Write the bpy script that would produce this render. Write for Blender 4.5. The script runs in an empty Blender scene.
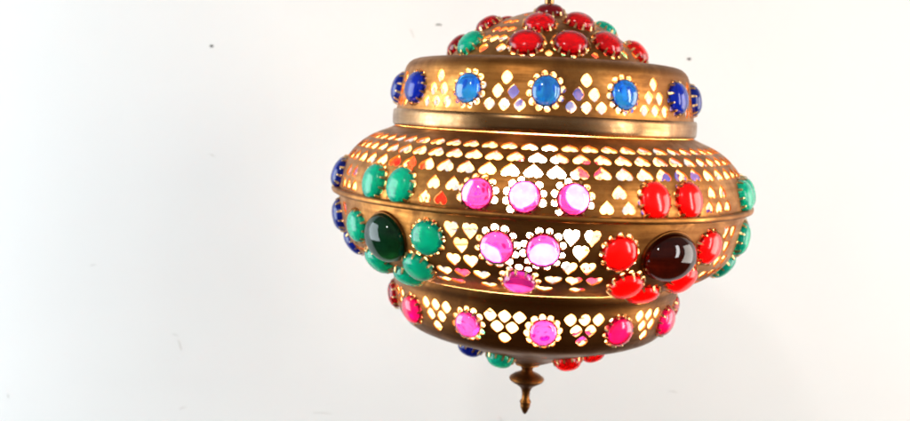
import bpy, bmesh, math, random
from mathutils import Vector, Matrix
from mathutils.geometry import delaunay_2d_cdt
random.seed(7)
PI = math.pi
sc = bpy.context.scene
C = sc.collection
S = 0.001                      # one design unit is a millimetre
H0 = 1.60                      # height of the camera above the (unseen) floor

# ------------------------------------------------------------------ camera
PITCH, ROLL, FPX = math.radians(6.4), math.radians(2.65), 900.0
cam_data = bpy.data.cameras.new('camera')
cam_data.sensor_width = 36.0
cam_data.lens = 36.0 * FPX / 910.0
cam_data.clip_start, cam_data.clip_end = 0.01, 50
cam = bpy.data.objects.new('camera', cam_data)
C.objects.link(cam)
cam.matrix_world = Matrix.Translation((-0.083, -0.900, H0)) @ Matrix.Rotation(PI/2 - PITCH, 4, 'X') @ Matrix.Rotation(ROLL, 4, 'Z')
sc.camera = cam
cam_data.dof.use_dof = True
cam_data.dof.focus_distance = 0.70
cam_data.dof.aperture_fstop = 8.0

# ------------------------------------------------------------------ world and light
w = bpy.data.worlds.new('World'); sc.world = w; w.use_nodes = True
bg = w.node_tree.nodes['Background']
wtc = w.node_tree.nodes.new('ShaderNodeTexCoord'); wsep = w.node_tree.nodes.new('ShaderNodeSeparateXYZ')
wr = w.node_tree.nodes.new('ShaderNodeValToRGB')           # a pale room above, a brown floor below
wmr = w.node_tree.nodes.new('ShaderNodeMapRange'); wmr.inputs['From Min'].default_value = -1
w.node_tree.links.new(wtc.outputs['Generated'], wsep.inputs[0]); w.node_tree.links.new(wsep.outputs['Z'], wmr.inputs['Value'])
w.node_tree.links.new(wmr.outputs[0], wr.inputs['Fac']); w.node_tree.links.new(wr.outputs[0], bg.inputs['Color'])
wr.color_ramp.elements[0].position = 0.36; wr.color_ramp.elements[0].color = (0.30, 0.17, 0.09, 1)
wr.color_ramp.elements[1].position = 0.54; wr.color_ramp.elements[1].color = (1.0, 0.90, 0.80, 1)
bg.inputs['Strength'].default_value = 0.22

def area(name, loc, target, sx, sy, power, color):
    d = bpy.data.lights.new(name, 'AREA'); d.shape = 'RECTANGLE'; d.size, d.size_y = sx, sy
    d.energy = power; d.color = color
    o = bpy.data.objects.new(name, d); C.objects.link(o)
    o.location = loc
    o.rotation_euler = (Vector(target) - Vector(loc)).to_track_quat('-Z', 'Y').to_euler()
    return o
# daylight from the broad window on the left, a softer fill added on the right to brighten the wall, a tall narrow
# window on the right in front of the lamp and one small ceiling light behind the camera
area('window_light', (-2.3, -0.15, 1.45), (0.3, 0.62, 1.38), 1.6, 2.1, 76, (0.83, 0.935, 1.0))
area('wall_fill_light', (2.5, -0.1, 1.45), (-0.15, 0.62, 1.3), 1.4, 2.1, 62, (1.0, 0.94, 0.86))
area('tall_window_light', (1.25, -1.0, 1.8), (0.0, 0.0, 1.5), 0.26, 1.3, 16, (1.0, 0.98, 0.96))
area('ceiling_light', (-0.55, -1.2, 2.45), (0.0, 0.0, 1.6), 0.09, 0.09, 5, (1.0, 0.97, 0.93))

sc.view_settings.view_transform = 'Standard'
sc.view_settings.look = 'None'
sc.view_settings.exposure = 0.0
sc.view_settings.gamma = 1.0
sc.render.engine = 'CYCLES'
sc.cycles.max_bounces = 14
sc.cycles.transmission_bounces = 10
sc.cycles.glossy_bounces = 6
sc.cycles.diffuse_bounces = 6
sc.cycles.caustics_reflective = False
sc.cycles.caustics_refractive = True
sc.cycles.blur_glossy = 0.6
sc.cycles.sample_clamp_indirect = 12
sc.cycles.use_denoising = True
sc.cycles.filter_width = 2.0

# ------------------------------------------------------------------ materials
def mat(name):
    m = bpy.data.materials.new(name); m.use_nodes = True
    nt = m.node_tree
    for n in list(nt.nodes):
        nt.nodes.remove(n)
    out = nt.nodes.new('ShaderNodeOutputMaterial')
    return m, nt, out
def node(nt, kind, **kw):
    n = nt.nodes.new(kind)
    for k, v in kw.items():
        if k in n.inputs.keys():
            n.inputs[k].default_value = v
        else:
            setattr(n, k, v)
    return n
def ramp(nt, fac, stops):
    r = nt.nodes.new('ShaderNodeValToRGB')
    while len(r.color_ramp.elements) < len(stops):
        r.color_ramp.elements.new(0.5)
    for e, (p, c) in zip(r.color_ramp.elements, stops):
        e.position = p; e.color = c if len(c) == 4 else (*c, 1)
    nt.links.new(fac, r.inputs['Fac'])
    return r
def g(v): return (v, v, v)

def make_brass(name, c_dark, c_mid, c_light, r0, r1, metal=1.0):
    m, nt, out = mat(name); L = nt.links.new
    p = node(nt, 'ShaderNodeBsdfPrincipled', Metallic=metal)
    tc = nt.nodes.new('ShaderNodeTexCoord')
    mp = nt.nodes.new('ShaderNodeMapping'); mp.inputs['Scale'].default_value = (14, 14, 260)
    L(tc.outputs['Object'], mp.inputs['Vector'])
    streak = node(nt, 'ShaderNodeTexNoise', Scale=1.0, Detail=5.0, Roughness=0.6); L(mp.outputs[0], streak.inputs['Vector'])
    blot = node(nt, 'ShaderNodeTexNoise', Scale=26.0, Detail=7.0, Roughness=0.62); L(tc.outputs['Object'], blot.inputs['Vector'])
    fine = node(nt, 'ShaderNodeTexNoise', Scale=700.0, Detail=3.0); L(tc.outputs['Object'], fine.inputs['Vector'])
    mix = node(nt, 'ShaderNodeMath', operation='MULTIPLY_ADD'); L(streak.outputs['Fac'], mix.inputs[0]); mix.inputs[1].default_value = 0.45
    half = node(nt, 'ShaderNodeMath', operation='MULTIPLY'); L(blot.outputs['Fac'], half.inputs[0]); half.inputs[1].default_value = 0.55
    L(half.outputs[0], mix.inputs[2])
    cr = ramp(nt, mix.outputs[0], [(0.34, c_dark), (0.5, c_mid), (0.68, c_light)])
    tn = node(nt, 'ShaderNodeTexNoise', Scale=13.0, Detail=8.0, Roughness=0.68, Distortion=0.6); L(tc.outputs['Object'], tn.inputs['Vector'])
    tr = ramp(nt, tn.outputs['Fac'], [(0.43, g(0.0)), (0.60, g(0.85))])
    tm = node(nt, 'ShaderNodeMix', data_type='RGBA'); L(tr.outputs['Color'], tm.inputs[0]); L(cr.outputs['Color'], tm.inputs[6])
    tm.inputs[7].default_value = (c_mid[0]*0.42, c_mid[1]*0.40, c_mid[2]*0.5, 1)
    L(tm.outputs[2], p.inputs['Base Color'])
    rr = ramp(nt, mix.outputs[0], [(0.3, g(r1)), (0.7, g(r0))])
    ra = node(nt, 'ShaderNodeMath', operation='MULTIPLY_ADD'); L(tr.outputs['Color'], ra.inputs[0]); ra.inputs[1].default_value = 0.2
    L(rr.outputs['Color'], ra.inputs[2]); L(ra.outputs[0], p.inputs['Roughness'])
    b = node(nt, 'ShaderNodeBump', Strength=0.25, Distance=0.0004)
    add = node(nt, 'ShaderNodeMath', operation='MULTIPLY_ADD'); L(fine.outputs['Fac'], add.inputs[0]); add.inputs[1].default_value = 0.3
    L(mix.outputs[0], add.inputs[2]); L(add.outputs[0], b.inputs['Height'])
    dent = node(nt, 'ShaderNodeTexNoise', Scale=38.0, Detail=2.0); L(tc.outputs['Object'], dent.inputs['Vector'])
    b0 = node(nt, 'ShaderNodeBump', Strength=0.35, Distance=0.0012); L(dent.outputs['Fac'], b0.inputs['Height']); L(b0.outputs[0], b.inputs['Normal'])
    L(b.outputs[0], p.inputs['Normal'])
    L(p.outputs[0], out.inputs['Surface'])
    return m
BRASS = make_brass('aged_brass', (0.18, 0.063, 0.012), (0.40, 0.160, 0.036), (0.57, 0.27, 0.078), 0.28, 0.52)
NECK = make_brass('polished_brass', (0.19, 0.085, 0.03), (0.37, 0.195, 0.08), (0.56, 0.36, 0.19), 0.15, 0.32)
DARKB = make_brass('shaded_dark_brass', (0.10, 0.036, 0.007), (0.24, 0.09, 0.020), (0.38, 0.17, 0.05), 0.28, 0.5)  # darker brass copy; underside shade of the lower tiers is put into its colour
PRONG = make_brass('prong_brass', (0.55, 0.32, 0.12), (0.72, 0.46, 0.20), (0.85, 0.6, 0.30), 0.25, 0.4)

m, nt, out = mat('raw_brass_inside')
p = node(nt, 'ShaderNodeBsdfPrincipled', Roughness=0.6, Metallic=0.0)
n = node(nt, 'ShaderNodeTexNoise', Scale=60.0, Detail=4.0)
r = ramp(nt, n.outputs['Fac'], [(0.3, (0.62, 0.40, 0.18)), (0.7, (0.80, 0.58, 0.32))])
nt.links.new(r.outputs[0], p.inputs['Base Color']); nt.links.new(p.outputs[0], out.inputs['Surface'])
INSIDE = m

def make_gem(name, col, trans, rough, col2=None, ior=1.42, glow=0.35):
    """cast plastic cabochon: clear tinted body mixed with a milky part that scatters light"""
    m, nt, out = mat(name); L = nt.links.new
    tc = nt.nodes.new('ShaderNodeTexCoord')
    n = node(nt, 'ShaderNodeTexNoise', Scale=90.0, Detail=3.0); L(tc.outputs['Object'], n.inputs['Vector'])
    c2 = col2 or tuple(min(1, c*1.25 + 0.004) for c in col)
    r = ramp(nt, n.outputs['Fac'], [(0.35, col), (0.7, c2)])
    oi = nt.nodes.new('ShaderNodeObjectInfo')
    vr = node(nt, 'ShaderNodeMapRange'); vr.inputs['To Min'].default_value = 0.84; vr.inputs['To Max'].default_value = 1.06
    L(oi.outputs['Random'], vr.inputs['Value'])
    hs = nt.nodes.new('ShaderNodeHueSaturation'); L(r.outputs[0], hs.inputs['Color']); L(vr.outputs[0], hs.inputs['Value'])
    r = hs
    p = node(nt, 'ShaderNodeBsdfPrincipled', Roughness=rough, IOR=ior)
    p.inputs['Transmission Weight'].default_value = trans
    p.inputs['Coat Weight'].default_value = 0.1 if ior > 1.45 else 0.85
    p.inputs['Specular IOR Level'].default_value = 0.2
    p.inputs['Coat Roughness'].default_value = 0.02
    L(r.outputs[0], p.inputs['Base Color'])
    t = nt.nodes.new('ShaderNodeBsdfTranslucent'); L(r.outputs[0], t.inputs['Color'])
    mx = nt.nodes.new('ShaderNodeMixShader'); mx.inputs[0].default_value = glow
    L(p.outputs[0], mx.inputs[1]); L(t.outputs[0], mx.inputs[2]); L(mx.outputs[0], out.inputs['Surface'])
    return m
GEM = {
 'red':     make_gem('red_plastic', (0.80, 0.003, 0.006), 0.75, 0.22, (0.9, 0.006, 0.008)),
 'crimson': make_gem('crimson_plastic', (0.42, 0.002, 0.012), 0.55, 0.2, (0.52, 0.003, 0.02)),
 'pink':    make_gem('magenta_plastic', (0.80, 0.038, 0.80), 0.98, 0.07, (0.90, 0.085, 0.90), glow=0.04),
 'rose':    make_gem('rose_plastic', (0.80, 0.004, 0.20), 0.8, 0.18, (0.85, 0.008, 0.28), glow=0.12),
 'teal':    make_gem('teal_plastic', (0.0, 0.46, 0.34), 0.2, 0.25, (0.0, 0.56, 0.43)),
 'blue':    make_gem('blue_plastic', (0.004, 0.03, 0.42), 0.55, 0.2, (0.006, 0.05, 0.55)),
 'azure':   make_gem('backlit_blue_plastic', (0.003, 0.09, 0.66), 0.85, 0.13, (0.010, 0.20, 0.85), glow=0.12),  # blue stones at the front; light from behind put into a brighter colour
 'garnet':  make_gem('garnet_glass', (0.07, 0.008, 0.004), 0.88, 0.05, (0.12, 0.010, 0.005), ior=1.5, glow=0.05),
 'emerald': make_gem('green_glass', (0.002, 0.09, 0.05), 0.85, 0.07, (0.005, 0.17, 0.09), ior=1.5, glow=0.1),
}
m, nt, out = mat('lit_frosted_bulb')
e = node(nt, 'ShaderNodeEmission', Strength=82.0); e.inputs['Color'].default_value = (1.0, 0.72, 0.42, 1)
nt.links.new(e.outputs[0], out.inputs['Surface'])
BULB = m

m, nt, out = mat('white_wall_paint'); L = nt.links.new
p = node(nt, 'ShaderNodeBsdfPrincipled', Roughness=0.75)
tc = nt.nodes.new('ShaderNodeTexCoord')
n1 = node(nt, 'ShaderNodeTexNoise', Scale=3.0, Detail=4.0); L(tc.outputs['Object'], n1.inputs['Vector'])
r = ramp(nt, n1.outputs['Fac'], [(0.3, (0.85, 0.845, 0.835)), (0.7, (0.88, 0.877, 0.868))]); L(r.outputs[0], p.inputs['Base Color'])
mp = nt.nodes.new('ShaderNodeMapping'); mp.inputs['Scale'].default_value = (1.2, 1.2, 5.0); mp.inputs['Rotation'].default_value = (0, 0.03, 0)
L(tc.outputs['Object'], mp.inputs['Vector'])
n2 = node(nt, 'ShaderNodeTexNoise', Scale=1.0, Detail=3.0); L(mp.outputs[0], n2.inputs['Vector'])
n3 = node(nt, 'ShaderNodeTexNoise', Scale=220.0, Detail=3.0); L(tc.outputs['Object'], n3.inputs['Vector'])
b1 = node(nt, 'ShaderNodeBump', Strength=0.28, Distance=0.010); L(n2.outputs['Fac'], b1.inputs['Height'])
b2 = node(nt, 'ShaderNodeBump', Strength=0.12, Distance=0.0006); L(n3.outputs['Fac'], b2.inputs['Height']); L(b1.outputs[0], b2.inputs['Normal'])
L(b2.outputs[0], p.inputs['Normal']); L(p.outputs[0], out.inputs['Surface'])
WALL = m
m, nt, out = mat('dark_speck'); p = node(nt, 'ShaderNodeBsdfPrincipled', Roughness=0.6)
n = node(nt, 'ShaderNodeTexNoise', Scale=900.0); r = ramp(nt, n.outputs['Fac'], [(0.3, (0.03, 0.025, 0.02)), (0.7, (0.09, 0.07, 0.055))])
nt.links.new(r.outputs[0], p.inputs['Base Color']); nt.links.new(p.outputs[0], out.inputs['Surface']); SPECK = m
m, nt, out = mat('pale_scuff'); p = node(nt, 'ShaderNodeBsdfPrincipled', Roughness=0.7)
n = node(nt, 'ShaderNodeTexNoise', Scale=500.0); r = ramp(nt, n.outputs['Fac'], [(0.3, (0.50, 0.49, 0.47)), (0.7, (0.68, 0.66, 0.64))])
nt.links.new(r.outputs[0], p.inputs['Base Color']); nt.links.new(p.outputs[0], out.inputs['Surface']); SCUFF = m
m, nt, out = mat('socket_plastic'); p = node(nt, 'ShaderNodeBsdfPrincipled', Roughness=0.4); p.inputs['Base Color'].default_value = (0.75, 0.72, 0.66, 1)
nt.links.new(p.outputs[0], out.inputs['Surface']); SOCKET = m

# ------------------------------------------------------------------ helpers
def link_mesh(name, me, mats, parent=None, label=None):
    for mm in mats:
        me.materials.append(mm)
    o = bpy.data.objects.new(name, me); C.objects.link(o)
    if parent: o.parent = parent
    if label: o['label'] = label
    return o
def catmull(pts, step=2.5):
    out = []
    P = [Vector(p) for p in pts]
    for i in range(len(P)-1):
        a = P[i-1] if i else P[0]*2-P[1]; b = P[i]; c = P[i+1]; d = P[i+2] if i+2 < len(P) else P[-1]*2-P[-2]
        n = max(1, round((c-b).length/step))
        # centripetal-ish tangents limited to the segment
        l = (c-b).length
        t1 = (c-a).normalized()*l; t2 = (d-b).normalized()*l
        for k in range(n):
            t = k/n; h1 = 2*t**3-3*t*t+1; h2 = t**3-2*t*t+t; h3 = -2*t**3+3*t*t; h4 = t**3-t*t
            out.append(b*h1+t1*h2+c*h3+t2*h4)
    out.append(P[-1])
    return out
class Profile:
    def __init__(self, pts):
        self.p = catmull(pts)
        self.s = [0.0]
        for a, b in zip(self.p, self.p[1:]):
            self.s.append(self.s[-1] + (b-a).length)
        self.L = self.s[-1]
        self.n = []
        for i in range(len(self.p)):
            t = (self.p[min(i+1, len(self.p)-1)] - self.p[max(i-1, 0)]).normalized()
            self.n.append(Vector((-t.y, t.x)))
    def at(self, s):
        s = min(max(s, 0), self.L)
        lo, hi = 0, len(self.s)-1
        while hi-lo > 1:
            m = (lo+hi)//2
            if self.s[m] <= s: lo = m
            else: hi = m
        f = (s-self.s[lo])/(self.s[hi]-self.s[lo])
        return self.p[lo].lerp(self.p[hi], f), self.n[lo].lerp(self.n[hi], f).normalized()
    def s_of_z(self, z):
        best = min(range(len(self.p)), key=lambda i: abs(self.p[i].y-z))
        for i in range(len(self.p)-1):
            z0, z1 = self.p[i].y, self.p[i+1].y
            if (z0-z)*(z1-z) <= 0 and z0 != z1:
                return self.s[i] + (self.s[i+1]-self.s[i])*(z0-z)/(z0-z1)
        return self.s[best]
def to3d(th, rz, off=0.0, nn=None):
    r, z = rz.x, rz.y
    if nn is not None: r += nn.x*off; z += nn.y*off
    return Vector((r*math.sin(th)*S, -r*math.cos(th)*S, z*S))

def heart(w, h, up):
    pts = []
    for k in range(16):
        t = 2*PI*k/16
        x = 16*math.sin(t)**3; y = 13*math.cos(t)-4.2*math.cos(2*t)-1.6*math.cos(3*t)-0.6*math.cos(4*t)
        j = 1 + random.uniform(-.03, .03)
        pts.append((x/32*w*j, (y+2.5)/28*h*(1 if up else -1)*j))
    return pts
def diamond(w, h):
    pts = []
    for k in range(12):
        t = 2*PI*k/12
        c, s_ = math.cos(t), math.sin(t)
        q = (abs(c)**1.35 + abs(s_)**1.35)**(-1/1.35)
        pts.append((c*q*w/2*(1+random.uniform(-.05, .05)), s_*q*h/2*(1+random.uniform(-.05, .05))))
    return pts
def disc(r, n=12, a=0):
    return [(r*math.cos(2*PI*k/n+a), r*math.sin(2*PI*k/n+a)) for k in range(n)]

class Section:
    """a pierced sheet of revolution; holes are (theta deg, s, outline in mm [along theta, up])"""
    def __init__(self, name, pts, material):
        self.name, self.pr, self.mat = name, Profile(pts), material
        self.holes, self.blocks, self.gems = [], [], []
    def ok(self, th, s, rad):
        if s-rad < 1.2 or s+rad > self.pr.L-1.2: return False
        r = self.pr.at(s)[0].x
        if 180-abs((th+180) % 360 - 180) < math.degrees((rad+2)/r): return False
        return True
    def dist(self, a, b):
        r = 0.5*(self.pr.at(a[1])[0].x + self.pr.at(b[1])[0].x)
        d = (a[0]-b[0]+180) % 360 - 180
        return math.hypot(math.radians(d)*r, a[1]-b[1])
    def hole(self, th, z, poly, s=None, gap=0.9):
        if s is None: s = self.pr.s_of_z(z)
        th = (th+180) % 360 - 180
        rad = max(math.hypot(*q) for q in poly)*0.92
        vert = max(abs(q[1]) for q in poly)
        if not self.ok(th, s, vert): return False
        for bl in self.blocks:
            if self.dist(bl, (th, s)) < bl[2]: return False
            rb = self.pr.at(bl[1])[0].x
            if any(math.hypot((x/rb*1.0 + math.radians((th-bl[0]+180) % 360 - 180))*rb, s-y-bl[1]) < bl[2] - 1.4 for x, y in poly): return False
        r0 = self.pr.at(s)[0].x
        pts = [(math.radians(th) + x/self.pr.at(s-y)[0].x, s-y) for x, y in poly]
        # reject if any outline point comes too near another outline
        for (th2, s2, rad2, pts2) in self.holes:
            if self.dist((th, s), (th2, s2)) > rad+rad2+gap+2: continue
            for a in pts:
                for b in pts2:
                    if math.hypot((a[0]-b[0])*r0, a[1]-b[1]) < gap: return False
            # centre inside
            if self.dist((th, s), (th2, s2)) < min(rad, rad2): return False
        self.holes.append((th, s, rad, pts))
        return True
    def seat(self, th, z, a, b, lobes=12, inner=0.74, notch=3.0):
        """opening and the ring of small notches under a cabochon"""
        s = self.pr.s_of_z(z)
        th = (th+180) % 360 - 180
        if inner:
            self.hole(th, z, [(x*a*inner, y*b*inner) for x, y in disc(1, 14)])
        jit = random.uniform(0, 0.5)
        for k in range(lobes):
            t = 2*PI*(k+jit)/lobes
            dx, dy = (a+0.8)*math.cos(t), (b+0.8)*math.sin(t)
            s2 = s-dy
            if not (3 < s2 < self.pr.L-3): continue
            th2 = th + math.degrees(dx/self.pr.at(s2)[0].x)
            self.hole(th2, 0, disc(notch*random.uniform(.86, 1.08), 10), s=s2, gap=0.7)
        self.blocks.append((th, s, max(a, b)+1.6))
    def build(self, parent, thick=1.6, du=5.0):
        pr = self.pr; R = max(p.x for p in pr.p)
        verts, edges, faces = [], [], []
        for (_, _, _, pts) in self.holes:
            i0 = len(verts); n = len(pts)
            for th, s in pts: verts.append(Vector((th*R, s)))
            idx = list(range(i0, i0+n))
            area2 = sum(verts[idx[k]].x*verts[idx[(k+1) % n]].y - verts[idx[(k+1) % n]].x*verts[idx[k]].y for k in range(n))
            if area2 < 0: idx.reverse()
            faces.append(idx)
        nc = int(2*PI*R/du)
        ns = max(2, round(pr.L/4.0))
        cells = {}
        for (_, _, _, pts) in self.holes:
            for th, s in pts: cells.setdefault((int(th*R//6), int(s//6)), []).append((th*R, s))
        hc = {}
        for h in self.holes:
            hc.setdefault(int(h[0]*R*PI/180//20), []).append(h)
        svals = [pr.L*j/ns for j in range(ns+1)]
        for j, s in enumerate(svals):
            for i in range(nc+1):
                u = -PI*R + 2*PI*R*i/nc
                if j % 2 and 0 < i < nc: u += PI*R/nc*0.999
                if u > PI*R-0.5 and i < nc: continue
                edge = j in (0, ns) or i in (0, nc)
                cx, cy = int(u//6), int(s//6)
                near = any((u-a)**2 + (s-b)**2 < (0.5 if edge else 2.2) for ox in (-1, 0, 1) for oy in (-1, 0, 1) for a, b in cells.get((cx+ox, cy+oy), ()))
                if near and not edge: continue
                verts.append(Vector((u, s)))
        vo, eo, fo, ov, oe, of = delaunay_2d_cdt(verts, edges, faces, 0, 1e-5, True)
        tris = [f for f, o in zip(fo, of) if not o]
        bm = bmesh.new()
        outer = []; key = {}
        vmap = {}
        def vert(i, inner):
            u, s = vo[i]
            th = u/R
            if th > PI-1e-6: th = -PI
            k = (round(th*1e6), round(s*1e4), inner)
            if k not in key:
                rz, nn = pr.at(s)
                key[k] = bm.verts.new(to3d(th, rz, -thick if inner else 0.0, nn))
            return key[k]
        bed = {}
        for f in tris:
            a = [vert(i, False) for i in f]; b = [vert(i, True) for i in f]
            if len(set(a)) < 3: continue
            c = [vo[i] for i in f]
            ar = (c[1]-c[0]).cross(c[2]-c[0])
            if abs(ar) < 1e-4: continue
            # theta to the right, s downwards: outward faces turn clockwise in (u, s)
            if ar > 0: a.reverse(); b.reverse()
            try:
                fa = bm.faces.new(a); fb = bm.faces.new(list(reversed(b)))
            except ValueError:
                continue
            fa.smooth = fb.smooth = True; fb.material_index = 1
            for k in range(3):
                e1 = (a[k], a[(k+1) % 3]); e2 = (b[k], b[(k+1) % 3])
                if (e1[1], e1[0]) in bed: del bed[(e1[1], e1[0])]
                else: bed[e1] = e2
        for (a0, a1), (b0, b1) in bed.items():
            try:
                f = bm.faces.new((a1, a0, b0, b1)); f.material_index = 0
            except ValueError:
                pass
        me = bpy.data.meshes.new(self.name); bm.to_mesh(me); bm.free()
        me.set_sharp_from_angle(angle=math.radians(38))
        self.obj = link_mesh(self.name, me, [self.mat, INSIDE], parent)
        return self.obj

def lathe(name, prof, material, parent, seg=64, sharp=40, axis=(0, 0)):
    bm = bmesh.new(); rings = []
    for r, z in prof:
        if r < 1e-4: rings.append([bm.verts.new((axis[0]*S, axis[1]*S, z*S))])
        else: rings.append([bm.verts.new(((axis[0]+r*math.cos(2*PI*k/seg))*S, (axis[1]+r*math.sin(2*PI*k/seg))*S, z*S)) for k in range(seg)])
    for A, B in zip(rings, rings[1:]):
        for k in range(seg):
            k2 = (k+1) % seg
            if len(A) == 1 and len(B) == 1: continue
            if len(A) == 1: f = (A[0], B[k], B[k2])
            elif len(B) == 1: f = (A[k], B[0], A[k2])
            else: f = (A[k], B[k], B[k2], A[k2])
            fc = bm.faces.new(f); fc.smooth = True
    bmesh.ops.recalc_face_normals(bm, faces=bm.faces)
    me = bpy.data.meshes.new(name); bm.to_mesh(me); bm.free()
    me.set_sharp_from_angle(angle=math.radians(sharp))
    return link_mesh(name, me, [material], parent)

# ------------------------------------------------------------------ the setting
wall_bm = bmesh.new()
WY = 0.62
bmesh.ops.create_cube(wall_bm, size=1, matrix=Matrix.Translation((0.3, WY+0.06, 1.5)) @ Matrix.Diagonal((7, 0.12, 3.4, 1)))
me = bpy.data.meshes.new('wall'); wall_bm.to_mesh(me); wall_bm.free()
wall = link_mesh('wall', me, [WALL]); wall['kind'] = 'structure'
wall['label'] = 'plain white painted wall behind the hanging lamp'

cm = cam.matrix_world
def wall_point(u, v):
    d = Vector(((u-455)/FPX, -(v-210.5)/FPX, -1)); d = cm.to_3x3() @ d
    o = cm.translation; t = (WY-o.y)/d.y
    q = o + d*t
    return q
def mark(name, pts, width, material, label=None):
    """a small flattened blob or thin scratch lying on the wall, from real wall coordinates"""
    bm = bmesh.new(); n = len(pts)
    rows = []
    for i, q in enumerate(pts):
        a = pts[max(i-1, 0)]; b = pts[min(i+1, n-1)]
        t = Vector((b[0]-a[0], b[1]-a[1])); t = t.normalized() if t.length else Vector((1, 0))
        nn = Vector((-t.y, t.x)); f = math.sin(PI*(i+0.6)/(n+0.2))*random.uniform(.8, 1.15)
        w_ = width*f
        rows.append([bm.verts.new((q[0]+nn.x*w_*c, WY-h, q[1]+nn.y*w_*c)) for c, h in ((-1, -0.0004), (-.6, .0004), (0, .0007), (.6, .0004), (1, -0.0004))])
    for A, B in zip(rows, rows[1:]):
        for k in range(4): bm.faces.new((A[k], A[k+1], B[k+1], B[k])).smooth = True
    bmesh.ops.recalc_face_normals(bm, faces=bm.faces)
    me = bpy.data.meshes.new(name); bm.to_mesh(me); bm.free()
    return link_mesh(name, me, [material], wall, label)
def stroke(u0, v0, u1, v1, bend=0, n=6):
    out = []
    for i in range(n):
        t = i/(n-1); q = wall_point(u0+(u1-u0)*t + bend*math.sin(PI*t)*(v1-v0)*.1, v0+(v1-v0)*t - bend*math.sin(PI*t))
        out.append((q.x, q.z))
    return out
mark('speck', stroke(209.6, 46, 213.6, 46), 0.0030, SPECK, 'small round black speck on the wall')
mark('speck', stroke(687, 59, 691.2, 59), 0.0032, SPECK, 'small round brown speck on the wall')
mark('smudge', stroke(435.5, 25, 442, 25, 0.5), 0.0017, SPECK, 'short grey smudge on the wall')
for a in ((209, 154, 215, 157, .4), (172, 334, 178, 336, .3), (178, 340, 181, 350, .3), (179, 410, 186, 407, .6), (313, 413, 332, 414, .6), (668, 391, 678, 393, .5), (499, 417, 502, 421, .2), (8, 394, 8, 398, .1), (90, 266, 96, 265, .4), (410, 29, 414, 38, .4)):
    mark('scuff', stroke(*a), 0.0007, SCUFF)

# ------------------------------------------------------------------ the lamp
lamp = bpy.data.objects.new('pierced_brass_lamp', None); C.objects.link(lamp)
lamp.empty_display_size = 0.05
lamp.location = (0, 0, H0)
lamp['label'] = 'glowing pierced brass hanging lamp studded with red, magenta, teal and blue glass gems'
lamp['category'] = 'lamp'

dome = Section('dome_cover', [(8, 99.5), (17, 98.3), (28, 95.3), (43, 89.5), (62, 80), (82, 66), (93, 53.5), (97.5, 46)], BRASS)
band = Section('upper_band', [(96, 46.5), (110, 48), (122, 48.6), (131, 46.5), (136.5, 41.5), (139.3, 33), (142, 18), (144.6, 3), (145.4, -1.5)], BRASS)
shoulder = Section('shoulder', [(146.4, -17.7), (152, -20.4), (163, -25), (172.3, -30), (180, -36), (186.6, -43), (192.1, -51.5), (196.1, -61.5), (198.6, -72), (199.3, -80)], BRASS)
belly = Section('belly', [(199.3, -82.5), (198, -90), (196.4, -100), (194.6, -110), (191, -121), (185.3, -131.5), (176, -141), (164, -148.5), (150, -153.5), (145.5, -154.6)], BRASS)
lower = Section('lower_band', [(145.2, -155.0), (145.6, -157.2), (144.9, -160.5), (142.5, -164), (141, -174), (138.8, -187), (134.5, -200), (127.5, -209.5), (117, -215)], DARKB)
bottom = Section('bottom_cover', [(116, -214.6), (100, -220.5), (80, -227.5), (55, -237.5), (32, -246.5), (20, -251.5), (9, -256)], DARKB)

GEMS = []       # (section, theta, z, half width, half height, rise, colour)
def gem(sec, th, z, a, b, h, col, lobes=12, inner=0.74):
    lit = col in ('pink', 'azure')        # the clear stones sit in wide petal cut-outs, the others cover most of theirs
    q = -0.2 if lit else 0.9
    GEMS.append((sec, th, z, a+q, b+q, h, col)); sec.seat(th, z, a, b, lobes, inner, 3.0 if lit else 2.5)

# dome
for th, z, a, b, col in ((-92, 62, 14.5, 13, 'crimson'), (-61, 62, 11.5, 13.5, 'teal'), (-17.7, 62, 15.5, 13.5, 'crimson'), (9, 63, 15.5, 13.5, 'crimson'),
                         (36, 65, 14.5, 14, 'crimson'), (74, 61, 13.5, 13, 'red'), (101, 62, 14, 13, 'teal'), (133, 62, 14.5, 13, 'crimson'), (166, 62, 14.5, 13, 'teal'), (-130, 62, 14.5, 13, 'crimson'),
                         (-12.6, 81.5, 14, 13, 'crimson'), (28, 85, 14, 12.5, 'crimson'), (-84, 82, 13.5, 12.5, 'crimson'), (-128, 86, 14, 12.5, 'crimson'), (98, 83, 13, 12.5, 'teal')):
    gem(dome, th, z, a, b, 9.5, col, 11, 0.7)
gem(dome, -4, 95.5, 13, 11, 8.5, 'crimson', 8, 0)
for th0 in (-39, 54.5, 117, 149.5, -150, -111):
    for z, offs in ((57.5, (-6.5, 0, 6.5)), (67, (-10, -3.2, 3.6)), (76.5, (-12, -4, 4, 12)), (85, (-14, -3.5, 7))):
        for o in offs: dome.hole(th0+o, z, diamond(10.6, 10.6), gap=0.5)
for th0 in (-4, 22.5, -30, 88):
    dome.hole(th0, 53.5, diamond(7.5, 7))
for th0 in range(-175, 180, 22): dome.hole(th0, 93, diamond(6, 6))

# upper band
BG = [-4.7+27.69*k for k in range(-6, 7)]
for i, th in enumerate(BG):
    gem(band, th, 18.6, 13, 14.2, 9.5, 'azure' if abs(th+4.7) < 28.5 else 'blue', 12)
for th in BG:
    c = th+13.85
    for z, offs in ((29.2, (0,)), (17.4, (-2.75, 2.75)), (6.4, (-5.3, 0, 5.3))):
        for o in offs: band.hole(c+o, z, diamond(10.2, 12.2 if z > 10 else 10.6), gap=0.5)

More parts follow.
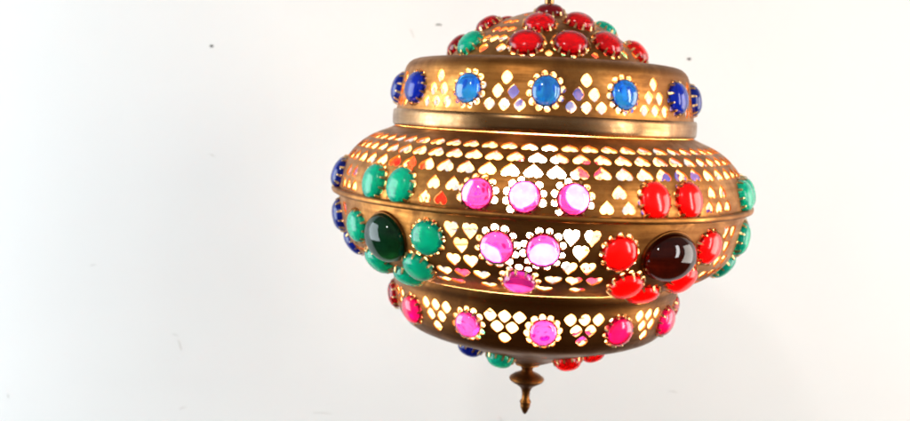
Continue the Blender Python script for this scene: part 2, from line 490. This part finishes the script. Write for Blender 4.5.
# shoulder: trios and pairs of gems, three full rows of hearts above them
for k in range(64):
    t = 5.625*k
    shoulder.hole(-2.9+t, 0, heart(14.3, 13.2, False), s=shoulder.pr.s_of_z(-26.6))
    shoulder.hole(-0.4+t, 0, heart(15.2, 12.8, False), s=shoulder.pr.s_of_z(-34.6), gap=0.3)
    shoulder.hole(-1.0+2.2+t-2.4, 0, heart(15.4, 13.4, False), s=shoulder.pr.s_of_z(-44.8), gap=0.3)
for c, col in ((-8.4, 'pink'), (74.5, 'teal'), (-91, 'blue'), (168, 'rose')):
    for o in (-11.1, 0, 11.1): gem(shoulder, c+o, -65.8, 14.0, 14.0, 9, col, 12)
for c, col in ((28, 'red'), (-46.1, 'teal'), (121, 'blue'), (-133, 'red')):
    for o in (-5.1, 5.1): gem(shoulder, c+o, -65.4, 13.0, 15.0, 9, col, 12)
for c in (-28.7, 13.4, 45.4, 99, 142, -66, -113, -155):
    for z, offs, (w_, h_) in ((-58.8, (-2.6, 2.6), (12.4, 12.8)), (-71.2, (-4.4, 0, 4.4), (12.2, 11.6))):
        if c == 13.4 and z > -70: offs = (0.4,)
        if c == 13.4 and z < -70: offs = (-2.8, 2.6)
        for o in offs: shoulder.hole(c+o, z, heart(w_, h_, False), gap=0.5)

# belly: trios and flowers around a large stone, hearts between
for c, col in ((-8.9, 'pink'), (75, 'teal'), (-88, 'blue'), (168, 'rose')):
    for o in (-5.4, 5.4): gem(belly, c+o, -107.4, 15, 15, 9.5, col, 12)
    gem(belly, c, -136, 14.2, 14.2, 9, col, 12)
BIG = []
for c, col, big in ((28.9, 'red', 'garnet'), (-46.3, 'teal', 'emerald'), (121, 'blue', 'emerald'), (-133, 'red', 'garnet')):
    belly.blocks.append((c, belly.pr.s_of_z(-111), 21)); BIG.append((belly, c, -111.5, *((26.0, 21.5, 18) if big == 'garnet' else (22.5, 22.5, 17)), big))
    for o, z in ((-14, -108), (13.9, -106), (-9.3, -137), (8.8, -134), (-0.3, -147.5)):
        gem(belly, c+o, z, 14.2, 14.2, 9, col, 12)
for c, edge in ((-23.3, 0), (5.4, 0), (53.5, 0), (93, 0), (143, 0), (-68, 0), (-107, 0), (-158, 0)):
    for z, offs, (w_, h_) in ((-96.8, (-2.5, 2.4), (11.6, 13)), (-109.6, (0,), (11.6, 12.8)), (-122.6, (-2.3, 2.3), (11.4, 11.6)),
                              (-134.2, (-5.8, -0.6, 4.7), (12.6, 10.6)), (-143.6, (-7.6, -3.2, 1.3, 6.0), (12.4, 9.4))):
        for o in offs: belly.hole(c+o, z, heart(w_*1.13, h_*1.12, True), gap=0.4)

# lower band
for th, col in ((-88, 'crimson'), (-58.4, 'rose'), (-28.8, 'pink'), (-0.8, 'pink'), (28.5, 'rose'), (58, 'rose'), (88, 'crimson'), (118, 'pink'), (148, 'rose'), (-178, 'pink'), (-148, 'rose'), (-118, 'pink')):
    gem(lower, th, -187.6, 13.0, 13.2, 8.5, col, 12)
LG = [-88, -58.4, -28.8, -0.8, 28.5, 58, 88, 118, 148, 182, 212, 242]
for a, b in zip(LG, LG[1:]+[272]):
    c = (a+b)/2
    for z, offs in ((-175.8, (-5.3, 0, 5.3)), (-185.8, (-2.75, 2.75)), (-196, (0,))):
        for o in offs: lower.hole(c+o, z, diamond(11.4, 11.2), gap=0.4)

# bottom cover
for k, col in enumerate(('red', 'red', 'teal', 'blue', 'pink', 'blue', 'teal')):
    th = (30, 72, -31, -73, 118, 165, -120)[k]
    gem(bottom, th, -234, 12.5, 12.5, 11, col, 10, 0.6)
for k in range(12): bottom.hole(30*k+5, -244.5, diamond(7, 6))
for k in range(16): bottom.hole(22.5*k+3, -223, diamond(8, 7))

for sec in (dome, band, shoulder, belly, lower, bottom):
    sec.build(lamp)

# plain turned parts
def ring_profile(pts, t=1.2):
    pr = Profile(pts)
    outer = [(q.x, q.y) for q in pr.p]; inner = [((q - n_*t).x, (q - n_*t).y) for q, n_ in zip(pr.p, pr.n)]
    return outer + inner[::-1] + [outer[0]]
lathe('neck_ring', ring_profile([(142, -1.4), (147.2, -1.3), (148.4, -2.6), (148.7, -6), (148.8, -12), (148.5, -15.4), (147.4, -16.9), (145.5, -17.4)]), NECK, lamp, 160)
lathe('flange_rim', [(197.8, -78.7), (201.5, -78.2), (204, -78.0), (205.6, -79.2), (206.0, -81), (205.4, -82.8), (203.6, -83.8), (201, -83.6), (197.8, -83), (197.8, -78.7)], BRASS, lamp, 200, 60)
lathe('stem', [(4.6, 94), (4.6, 101), (4.8, 125), (4.6, 300), (0, 300)], NECK, lamp, 32)
lathe('hub', [(9.5, 98.5), (10.5, 99.5), (10, 101.2), (7, 103), (5.4, 104.5), (4.7, 105.5)], DARKB, lamp, 40)
lathe('finial', [(12, -254.5), (12.5, -256), (8, -257.5), (6.2, -259.5), (5.6, -262), (7.2, -264), (13, -266.5), (17.4, -269.6), (18, -271.2), (16.8, -273.2), (11.5, -276.5), (7.6, -279), (5.4, -281.5), (4.3, -285), (3.9, -289), (4.1, -292.5), (5.6, -294.6), (5.9, -296), (5.0, -297.5), (5.2, -299), (4.6, -302), (2.6, -306.5), (1.3, -308.3), (0, -308.8)], DARKB, lamp, 48, 50, axis=(-1.5, 0))
lathe('bulb', [(0, -36), (14, -37), (15, -46), (27, -53), (42, -65), (53.5, -83), (57.5, -103), (54, -123), (44, -141), (26, -154), (0, -160)], BULB, lamp, 48, 60)
lathe('socket', [(0, 100), (5, 100), (6, 10), (17, 6), (19, -6), (18, -32), (14.2, -35), (0, -35)], SOCKET, lamp, 40)

# gems: a cast cabochon and its setting of bent-up brass prongs
gem_cache = {}
def gem_mesh(a, b, h, col, n=40, rings=9):
    key = (a, b, h, col)
    if key in gem_cache: return gem_cache[key]
    bm = bmesh.new(); rows = []
    for z_, f in ((-2.6, 0.965), (-0.6, 1.0)):
        rows.append([bm.verts.new((a*f*math.cos(2*PI*k/n)*S, b*f*math.sin(2*PI*k/n)*S, z_*S)) for k in range(n)])
    for i in range(1, rings):
        t = i/rings*PI/2
        f = math.cos(t)**0.82; zz = h*math.sin(t)**0.95
        rows.append([bm.verts.new((a*f*math.cos(2*PI*k/n)*S, b*f*math.sin(2*PI*k/n)*S, zz*S)) for k in range(n)])
    top = bm.verts.new((0, 0, h*S)); bot = bm.verts.new((0, 0, -2.6*S))
    for A, B in zip(rows, rows[1:]):
        for k in range(n): bm.faces.new((A[k], A[(k+1) % n], B[(k+1) % n], B[k])).smooth = True
    for k in range(n):
        bm.faces.new((rows[-1][k], rows[-1][(k+1) % n], top)).smooth = True
        bm.faces.new((rows[0][(k+1) % n], rows[0][k], bot)).smooth = False
    bmesh.ops.recalc_face_normals(bm, faces=bm.faces)
    me = bpy.data.meshes.new('gem'); bm.to_mesh(me); bm.free()
    me.set_sharp_from_angle(angle=math.radians(50)); me.materials.append(GEM[col])
    gem_cache[key] = me
    return me
prong_cache = {}
def prong_mesh(a, b, h, n):
    key = (a, b, h, n)
    if key in prong_cache: return prong_cache[key]
    bm = bmesh.new()
    for k in range(n):
        t = 2*PI*(k+0.5)/n + random.uniform(-.04, .04)
        ct, st = math.cos(t), math.sin(t)
        tn = Vector((-st*a, ct*b, 0)).normalized(); on = Vector((ct*b, st*a, 0)).normalized()
        tip = random.uniform(.925, .955)
        zt = h*(1-tip**2.4)**0.5 + 0.3
        rows = []
        for f, z_, w_ in ((1.10, -0.9, 1.2), (1.05, 0.9, 1.0), (1.01, h*.3, 0.85), (tip, zt, 0.4)):
            c = Vector((a*f*ct, b*f*st, z_))
            rows.append([bm.verts.new((c + tn*w_*q + on*o + Vector((0, 0, up)))*S) for q, o, up in ((-1, 0, 0), (1, 0, 0), (.9, .7, .35), (-.9, .7, .35))])
        for A, B in zip(rows, rows[1:]):
            for q in range(4): bm.faces.new((A[q], A[(q+1) % 4], B[(q+1) % 4], B[q]))
        bm.faces.new(rows[-1]); bm.faces.new(rows[0][::-1])
    bmesh.ops.recalc_face_normals(bm, faces=bm.faces)
    me = bpy.data.meshes.new('prongs'); bm.to_mesh(me); bm.free(); me.materials.append(PRONG)
    prong_cache[key] = me
    return me
def bezel_mesh(a, b, n=56):
    if ('bezel', a, b) in prong_cache: return prong_cache[('bezel', a, b)]
    bm = bmesh.new(); rows = []
    for o_, z_ in ((0.8, -5), (0.8, -0.6), (0.6, 0.2), (0.3, 0.6), (-0.1, 0.7), (-0.1, -5)):
        rows.append([bm.verts.new(((a+o_)*math.cos(2*PI*k/n)*S, (b+o_)*math.sin(2*PI*k/n)*S, z_*S)) for k in range(n)])
    for A, B in zip(rows, rows[1:]+rows[:1]):
        for k in range(n): bm.faces.new((A[k], A[(k+1) % n], B[(k+1) % n], B[k])).smooth = True
    bmesh.ops.recalc_face_normals(bm, faces=bm.faces)
    me = bpy.data.meshes.new('bezel'); bm.to_mesh(me); bm.free(); me.set_sharp_from_angle(angle=math.radians(45)); me.materials.append(DARKB)
    prong_cache[('bezel', a, b)] = me
    return me
WORDS = {'red': 'bright red round gem', 'crimson': 'dark crimson oval gem', 'pink': 'glowing magenta gem', 'rose': 'rose red gem', 'teal': 'opaque teal green gem',
         'blue': 'deep blue gem', 'azure': 'lit azure blue gem', 'garnet': 'large dark garnet red stone', 'emerald': 'large dark green stone'}
def place(sec, th, z, a, b, h, col, big=False, sink=0.0):
    s = sec.pr.s_of_z(z); rz, nn = sec.pr.at(s); t = math.radians(th)
    n3 = Vector((nn.x*math.sin(t), -nn.x*math.cos(t), nn.y)); tx = Vector((math.cos(t), math.sin(t), 0)); up = n3.cross(tx)
    M = Matrix((tx, up, n3)).transposed().to_4x4(); M.translation = to3d(t, rz, -sink, nn)
    M = M @ Matrix.Rotation(random.uniform(-.07, .07), 4, 'X') @ Matrix.Rotation(random.uniform(-.06, .06), 4, 'Y')
    me = gem_mesh(a, b, h, col)
    o = bpy.data.objects.new('large_gem' if big else 'gem', me); C.objects.link(o)
    o.parent = lamp; o.matrix_local = M; o['label'] = WORDS[col]
    q = bpy.data.objects.new('bezel' if big else 'prong_setting', bezel_mesh(a, b) if big else prong_mesh(a, b, h, 12)); C.objects.link(q)
    q.parent = o; q.matrix_local = Matrix.Rotation(random.uniform(0, .5), 4, 'Z') if abs(a-b) < 0.3 else Matrix.Identity(4)
for gm in GEMS: place(*gm)
for gm in BIG: place(*gm, big=True, sink=1.0)
print([(x.name, len(x.holes)) for x in (dome, band, shoulder, belly, lower, bottom)], 'gems', len(GEMS), sum(1 for h_ in shoulder.holes if h_[2] > 5), "holes", sum(len(s_.holes) for s_ in (dome, band, shoulder, belly, lower, bottom)))
